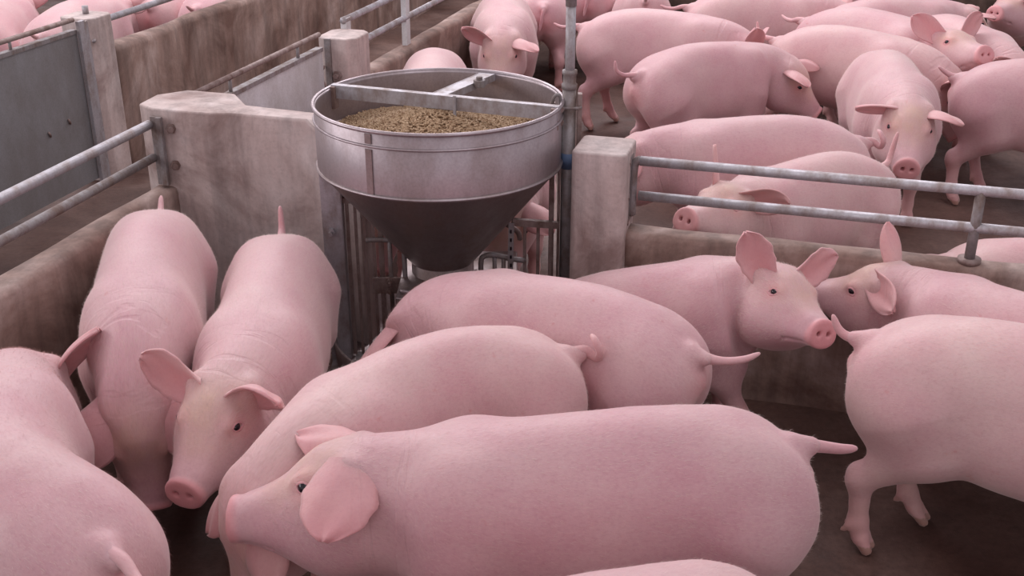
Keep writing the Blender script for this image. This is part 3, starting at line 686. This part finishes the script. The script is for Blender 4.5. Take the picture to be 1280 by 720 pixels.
def make_pig(v, label, group, res='near', ears=(UP, UP), tl='back', legs=(.12, -.12, -.1, .12), ht=1., tp=0., lying=False, eL=(.185, .135), rag=0., seed=0, taildef=None, bristles=16000):
    p = Pose(v[0], v[1], v[2], ln=v[9], s=v[3], bend=v[4], ny=v[5], pt=v[6], roll=v[7], wd=v[8], legs=legs, ht=ht, tp=tp)
    V, Q = body_cache(res)
    T = tints(V); P = p(V)
    if lying: z = P[:, 2]; P[:, 2] = np.where(z > .40, z - .30, z * .25)
    vs = [P]; fs = [Q]; rest = [V]; tt = [T]; n = len(V)
    def addx(Pw, rv, F, t):
        nonlocal n
        if lying: Pw = Pw - [0, 0, .30]
        vs.append(Pw); rest.append(rv); tt.append(t); fs.append([tuple(int(i) + n for i in f) for f in F]); n += len(Pw)
    for s, e in ((1, ears[0]), (-1, ears[1])):
        if e is None: continue
        ev, ef, inn = ear(s, e[0], e[1], flop=e[2], L=e[3] if len(e) > 3 else eL[0], W=e[4] if len(e) > 4 else eL[1], seed=seed + (s > 0), rag=rag, curl=e[5] if len(e) > 5 else 2.1, off=e[6] if len(e) > 6 else (0, 0, 0))
        t = np.zeros((len(ev), 4)); t[:, 3] = 1; t[:, 0] = inn * .60; t[:, 1] = .12
        addx(p.head(ev), ev, ef, t)
        if res != 'low':          # eyelids
            for up in (0, 1):
                n_ = 9; a = np.linspace(0, math.pi, n_) + (0 if up else math.pi)
                pts = [(EYE[0] + .0175 * math.cos(q), 0, EYE[1] + .0105 * math.sin(q) + .003 * math.cos(q)) for q in a]
                pts = [(x, s * (EYEY(x, z) - .001), z) for x, _, z in pts]
                lv, lf = tube(pts, [.0030, .0052, .0030], 6); t = np.zeros((len(lv), 4)); t[:, 3] = 1; t[:, 0] = .5; addx(p.head(lv), lv, lf, t)
    tv, tf = tail(np.array(taildef or TAILS[tl])); t = np.zeros((len(tv), 4)); t[:, 3] = 1; t[:, 0] = .18; addx(p(tv), tv, tf, t)
    Pv = np.concatenate(vs); org = np.array([p.x, p.y, 0.]) + np.array([math.cos(v[2]), math.sin(v[2]), 0]) * .4 * v[3]
    me = bpy.data.meshes.new('pig'); nq = len(Q)
    rest_f = [f for g_ in fs[1:] for f in g_]
    loops = np.concatenate([Q.reshape(-1)] + [np.array(f) for f in rest_f]).astype(np.int32)
    sizes = np.concatenate([np.full(nq, 4), np.array([len(f) for f in rest_f], int)]).astype(np.int32)
    starts = np.concatenate([[0], np.cumsum(sizes)[:-1]]).astype(np.int32)
    me.vertices.add(len(Pv)); me.vertices.foreach_set('co', (Pv - org).astype(np.float32).reshape(-1))
    me.loops.add(len(loops)); me.loops.foreach_set('vertex_index', loops)
    me.polygons.add(len(sizes)); me.polygons.foreach_set('loop_start', starts); me.polygons.foreach_set('loop_total', sizes)
    me.polygons.foreach_set('use_smooth', np.ones(len(sizes), bool)); me.update(calc_edges=True); me.validate()
    a = me.attributes.new('rest', 'FLOAT_VECTOR', 'POINT'); a.data.foreach_set('vector', np.concatenate(rest).astype(np.float32).reshape(-1))
    a = me.attributes.new('tint', 'FLOAT_COLOR', 'POINT'); a.data.foreach_set('color', np.concatenate(tt).astype(np.float32).reshape(-1))
    me.materials.append(M['skin'])
    o = bpy.data.objects.new('pig', me); COL.objects.link(o); o.location = org; tag(o, label, 'pig', group); o['_o'] = [float(q) for q in org]
    if res == 'near' and not lying:
        rs = np.random.RandomState(seed + 7); A_, B_, C_, D_ = (P[Q[:, k]] for k in range(4)); nr = np.cross(C_ - A_, D_ - B_); ar = np.linalg.norm(nr, axis=1); nr /= ar[:, None] + 1e-12
        rx = V[Q].mean(1); wgt_ = ar * (rx[:, 0] < 1.15) * (rx[:, 2] > .22) * ((nr[:, 2] > -.35) * 1.) * (1 + 1.6 * (rx[:, 0] > .85))
        k = rs.choice(len(Q), bristles, p=wgt_ / wgt_.sum()); u, w = rs.rand(2, len(k), 1)
        pt_ = (A_[k] * (1 - u) + B_[k] * u) * (1 - w) + (D_[k] * (1 - u) + C_[k] * u) * w; nn = nr[k]
        back = -p._f(p.T, squash(rx[k, 0])); back[:, 2] -= .25; back = back - nn * (back * nn).sum(1)[:, None]; back /= np.linalg.norm(back, axis=1)[:, None]
        sd = np.cross(nn, back); dr = back + nn * rs.uniform(.18, .55, (len(k), 1)) + sd * rs.normal(0, .28, (len(k), 1)); dr /= np.linalg.norm(dr, axis=1)[:, None]
        ln = rs.uniform(.008, .019, (len(k), 1)); sw = sd * .00028
        HV = np.stack([pt_ - sw - nn * .001, pt_ + sw - nn * .001, pt_ + dr * ln], 1).reshape(-1, 3) - org; m_ = len(k)
        hm = bpy.data.meshes.new('bristles'); hm.vertices.add(3 * m_); hm.vertices.foreach_set('co', HV.astype(np.float32).reshape(-1)); hm.loops.add(3 * m_); hm.loops.foreach_set('vertex_index', np.arange(3 * m_, dtype=np.int32))
        hm.polygons.add(m_); hm.polygons.foreach_set('loop_start', np.arange(m_, dtype=np.int32) * 3); hm.polygons.foreach_set('loop_total', np.full(m_, 3, np.int32)); hm.update(calc_edges=True); hm.materials.append(M['bristle'])
        ho = bpy.data.objects.new('bristles', hm); COL.objects.link(ho); ho.parent = o; ho['kind'] = 'stuff'
    for s in (1, -1):
        c = np.array([[EYE[0], s * (EYEY(*EYE) - .0058), EYE[1]]]); cc = p.head(c)[0] - ([0, 0, .30] if lying else [0, 0, 0])
        mb = MB(); nv = 12; VV = []; r = .0142 * v[3]
        for i in range(1, 8):
            for j in range(nv): a_ = math.pi * i / 8; b_ = 2 * math.pi * j / nv; VV.append(cc + r * np.array([math.sin(a_) * math.cos(b_), math.sin(a_) * math.sin(b_), math.cos(a_)]))
        VV += [cc + [0, 0, r], cc - [0, 0, r]]; FF = [(i * nv + j, (i + 1) * nv + j, (i + 1) * nv + (j + 1) % nv, i * nv + (j + 1) % nv) for i in range(6) for j in range(nv)]
        FF += [(7 * nv, j, (j + 1) % nv) for j in range(nv)] + [(7 * nv + 1, 6 * nv + (j + 1) % nv, 6 * nv + j) for j in range(nv)]
        mb.add(VV, FF).build('eye', M['eye'], o, True)
    return o
_ev = None
def EYEY(x, z):
    """half width of the head surface near the eye"""
    global _ev
    if _ev is None:
        V, _ = body_cache('near'); m = (V[:, 1] > .03) & (np.abs(V[:, 0] - EYE[0]) < .04) & (np.abs(V[:, 2] - EYE[1]) < .03); _ev = V[m]
    d = (_ev[:, 0] - x) ** 2 + (_ev[:, 2] - z) ** 2; k = np.argsort(d)[:6]; return float(np.mean(_ev[k, 1]))
NEAR, MIDP, FARP = 'pigs in the near pen', 'pigs in the pen behind the wall', 'pigs across the aisle'
def b(*v): return v
make_pig(b(0.630, 2.110, -2.960, 1.035, -0.260, 0.060, -0.170, 0.240, 0.890, 1.000), 'large pig side-on across the front centre, near ear flopped beside its eye, snout at left', NEAR, 'near', ears=(((.26,.72,-.50),(.10,-.62,-.75),.35,.185,.165,1.5,(-.008,.020,.004)),((.9,.15,.30),(.1,.3,-.9),.35,.17,.14)),taildef=[(.01,0,.612),(-.04,0,.600),(-.09,.0,.585),(-.125,.0,.58)],tp=-.06,rag=.035, seed=0)
make_pig(b(0.165, 2.705, -2.800, 0.945, 0.550, -0.180, -1.180, -0.030, 0.900, 1.010), 'pig passing under the front pig with a curled tail, its ears at the bottom edge', NEAR, 'near', ears=(((.7,.6,.0),(.1,-.2,-.9),.4,.19,.16),((.85,.35,.0),(.1,-.2,-.9),.3,.16,.13)),tl='curl', seed=3)
make_pig(b(0.500, 2.712, 2.589, 0.932, 0.178, -0.035, -1.102, 0.004, 1.006, 0.963), 'pig in the middle with lowered reddish ear and tail pointing straight right', NEAR, 'near', ears=(((.75,.6,.1),(.1,-.3,-.9),.2,.22,.14),FWD),taildef=[(.01,0,.612),(-.04,-.01,.603),(-.08,-.03,.600),(-.12,-.06,.605),(-.15,-.09,.618)], seed=6)
make_pig(b(0.037, 3.288, -0.251, 0.864, 0.152, -1.058, 0.033, -0.239, 0.989, 1.001), 'pig beside the low wall with raised head and ragged upright ears, looking at the camera', NEAR, 'near', ears=(((-.15,.9,.5),(1,.1,.1),.3),((-.15,.6,.8),(.95,.4,-.1),.25)),rag=.05,tp=.26, seed=9)
make_pig(b(1.749, 2.582, 2.396, 0.894, -0.185, 0.225, -0.143, -0.115, 0.968, 1.028), "pig at right with lifted pointed ear, muzzle behind the upright-eared pig's snout", NEAR, 'near', ears=(((-.55,.55,-.2),(.2,.9,.35),.25,.17,.12,1.8),((.25,.3,.95),(.9,.4,0),.2,.17,.10)),tl='back', seed=12)
make_pig(b(0.950, 2.763, -0.526, 0.975, -0.140, 0.000, -0.500, 0.000, 0.976, 1.095), 'pig at the right edge seen from its rump, short tail lifted, hind leg in front', NEAR, 'near', taildef=[(.01,0,.612),(-.035,0,.605),(-.065,.0,.622),(-.085,.0,.66)], seed=15)
make_pig(b(-0.768, 3.538, -1.450, 0.929, -0.097, -0.295, -0.336, -0.021, 0.948, 1.175), 'pig left of centre facing the camera with folded ears and dark eyes', NEAR, 'near', ears=(((.0,.88,.45),(.95,-.1,-.4),1.0,.18,.16),((-.15,.95,.45),(1,-.1,.15),.3,.18,.17)),taildef=[(.01,0,.615),(-.035,0,.635),(-.045,.00,.68),(-.045,.0,.72)],rag=.03, seed=18)
make_pig(b(-1.196, 3.636, -1.400, 0.998, 0.075, -0.001, -1.245, 0.041, 0.867, 1.108), 'pig at left with its head bent down between two others, nose to the floor', NEAR, 'near', ears=(((.7,.6,.1),(.2,.1,-.9),.5,.2,.17),((.7,.6,.1),(.2,.1,-.9),.5,.2,.17)),tl='stub', seed=21)
make_pig(b(-0.783, 1.817, 2.505, 0.985, -0.667, -0.170, -0.837, 0.012, 0.971, 1.036), 'pig in the lower left corner facing away, its back filling the corner', NEAR, 'near', ears=(BACK,BACK),tl='back', seed=24)
make_pig(b(0.524, 1.645, 3.428, 1.001, -0.093, 0.000, -1.200, 0.000, 0.999, 1.031), 'pig cut off by the bottom edge, only the top of its back showing', NEAR, 'near', ears=(HANG,HANG),tl='stub', seed=27)
make_pig(b(1.468, 4.328, -2.558, 0.905, -0.046, 0.231, 0.224, -0.060, 0.957, 0.996), 'pale pig behind the railing looking left, one ear standing, snout at the wall top', MIDP, 'near', ears=(((-.3,.85,.2),(.7,.3,-.4),.3),((.1,.30,.95),(.5,.8,0),.1,.18,.10)),tl='up', seed=30)
make_pig(b(1.457, 4.557, -3.013, 0.966, -0.085, -0.151, -0.467, -0.004, 0.993, 1.021), 'long pig standing just behind the railing, head hidden by the concrete post', MIDP, 'near', ears=(HANG,HANG),tl='curl', seed=33)
make_pig(b(1.877, 5.854, -1.692, 1.019, -0.031, -0.078, -0.352, -0.061, 0.943, 1.022), 'pig facing the camera with drooping head, in the open floor right of centre', MIDP, 'near', ears=(((.4,.75,.3),(.4,-.1,-.9),.7),((.1,1,.0),(.8,-.1,-.5),.2,.18,.10)), seed=36)
make_pig(b(2.191, 5.560, -0.482, 1.002, -0.003, 0.000, -0.500, 0.000, 1.001, 1.030), 'pig at the right edge of the back pen, rump to the left, walking right', MIDP, 'mid', tl='stub', seed=39)
make_pig(b(0.626, 5.675, 0.501, 0.966, -0.100, -0.737, -0.706, 0.066, 0.995, 0.968), 'pig in the back pen lowering its head, small tail sticking out left', MIDP, 'near', ears=(FWD,FWD),tl='hook', seed=42)
make_pig(b(0.414, 6.848, -0.301, 0.978, 0.000, -0.001, -0.790, 0.004, 0.998, 1.032), 'arched pig right of the pipe behind the head-lowering pig, pointed ear at right', MIDP, 'mid', ears=(SIDE,((-.5,.6,.6),(.7,.6,0),.2)), seed=45)
make_pig(b(-0.055, 7.512, -1.559, 1.007, -0.003, -0.103, -0.641, 0.013, 0.987, 1.027), 'pig above the hopper rim facing the camera with pink drooping ears', MIDP, 'near', ears=(((.45,.75,.2),(.4,-.1,-.9),.5),((.0,.75,.65),(.8,-.3,-.4),.3)), seed=48)
make_pig(b(-0.396, 6.001, -1.569, 0.986, 0.014, 0.003, -1.101, -0.001, 0.950, 1.022), 'pale round pig back just showing over the far rim of the hopper', MIDP, 'mid', ears=(FWD,FWD), seed=51)
make_pig(b(0.020, 5.050, -1.620, 0.930, 0.000, 0.000, -1.100, 0.000, 1.000, 1.030), 'pig seen through the gap right of the cone, head down at the feeder', MIDP, 'mid', ears=(FWD,FWD), seed=54)
make_pig(b(-0.623, 5.062, -1.469, 0.900, 0.000, 0.000, -1.100, 0.000, 0.990, 1.032), 'pig seen through the bars left of the cone, snout in the feeder', MIDP, 'mid', ears=(FWD,FWD), seed=57)
make_pig(b(1.482, 6.444, -0.627, 0.986, -0.085, -0.030, -1.000, 0.000, 0.974, 1.019), 'pig with smooth back standing behind the drooping-headed pig', MIDP, 'mid', tl='hook', seed=60)
make_pig(b(1.743, 6.857, -0.837, 1.029, -0.095, -0.307, 0.249, -0.036, 0.952, 1.028), "pig laying its snout over a neighbour's rump at upper right, reddish ear", MIDP, 'mid', ears=(UP,((-.3,.7,.6),(.9,.4,0),.3)), seed=63)
make_pig(b(1.130, 7.403, -0.119, 0.993, 0.044, 0.107, -0.535, -0.003, 0.984, 1.008), 'pig at the top edge, rump left of the camera-facing head', MIDP, 'mid', seed=66)
make_pig(b(1.760, 8.955, -1.400, 0.973, 0.011, 0.315, -0.257, 0.080, 0.998, 1.028), "pig's face peeking out at the top edge with ears on both sides", MIDP, 'mid', ears=(UP,UP), seed=69)
make_pig(b(2.442, 6.890, -1.375, 0.978, 0.034, -0.000, -0.699, 0.001, 0.979, 1.016), 'pig with bright rim-lit back behind the right edge pig', MIDP, 'mid', tl='stub', seed=72)
make_pig(b(1.891, 6.991, 0.228, 0.982, 0.038, -0.317, -0.357, -0.003, 0.983, 1.012), 'pig at upper right looking right and down, ear at the top edge', MIDP, 'mid', ears=(FWD,FWD), seed=75)
make_pig(b(2.588, 7.506, 2.921, 0.998, 0.022, 0.000, -0.500, 0.000, 0.989, 1.032), 'pig rump at the top edge between two heads at upper right', MIDP, 'mid', tl='stub', seed=78)
make_pig(b(3.968, 8.054, -2.440, 0.997, 0.000, -0.000, 0.113, 0.000, 1.000, 1.030), 'pig in the top right corner with its head reaching left', MIDP, 'mid', ears=(FWD,FWD), seed=81)
make_pig(b(0.513, 7.871, 1.597, 1.000, 0.096, 0.000, -0.500, 0.000, 0.995, 1.036), 'pig rump directly behind the upright pipe, hind feet in view', MIDP, 'mid', tl='down', seed=84)
make_pig(b(0.877, 7.650, 1.555, 0.988, -0.113, 0.000, -0.500, 0.000, 0.966, 1.031), 'pig rump at the top edge above the arched pig back', MIDP, 'mid', tl='stub', seed=87)
make_pig(b(0.202, 7.441, 1.614, 0.979, -0.048, -0.148, -0.507, 0.004, 0.984, 1.015), 'shaded pig between the hopper-side face and the pipe', MIDP, 'mid', tl='down', seed=90)
make_pig(b(1.620, 4.000, -0.350, 0.980, 0.000, 0.000, -0.400, 0.000, 1.000, 1.030), 'pig resting low behind the wall at the right edge, tail over the wall', MIDP, 'mid', tl='back',lying=True, seed=93)
make_pig(b(-2.682, 6.491, 1.436, 0.999, 0.006, 0.018, -0.504, -0.001, 0.999, 1.029), 'pig rump above the grey gate at upper left', FARP, 'mid', tl='stub', seed=96)
make_pig(b(-2.005, 7.303, 1.312, 0.995, -0.017, 0.000, -0.500, 0.000, 0.986, 1.031), 'pig flank behind the far wall near the top, right of the far post', FARP, 'mid', tl='stub', seed=99)
make_pig(b(-3.068, 6.496, 1.700, 0.999, 0.000, 0.000, -0.501, -0.000, 1.000, 1.030), 'shaded pig at the upper left corner behind the rail', FARP, 'mid', seed=102)
make_pig(b(-2.755, 5.151, 4.584, 1.000, -0.009, 0.000, -0.500, 0.000, 1.000, 1.030), 'pig just behind the left gate, only a strip of back in view', FARP, 'mid', seed=105)
make_pig(b(-2.316, 7.414, 1.317, 0.998, 0.032, 0.000, -0.500, 0.000, 0.994, 1.030), 'pig in the dark between the two backs across the aisle', FARP, 'mid', seed=108)
for o in bpy.data.objects:
    if '_o' in o.keys(): del o['_o']
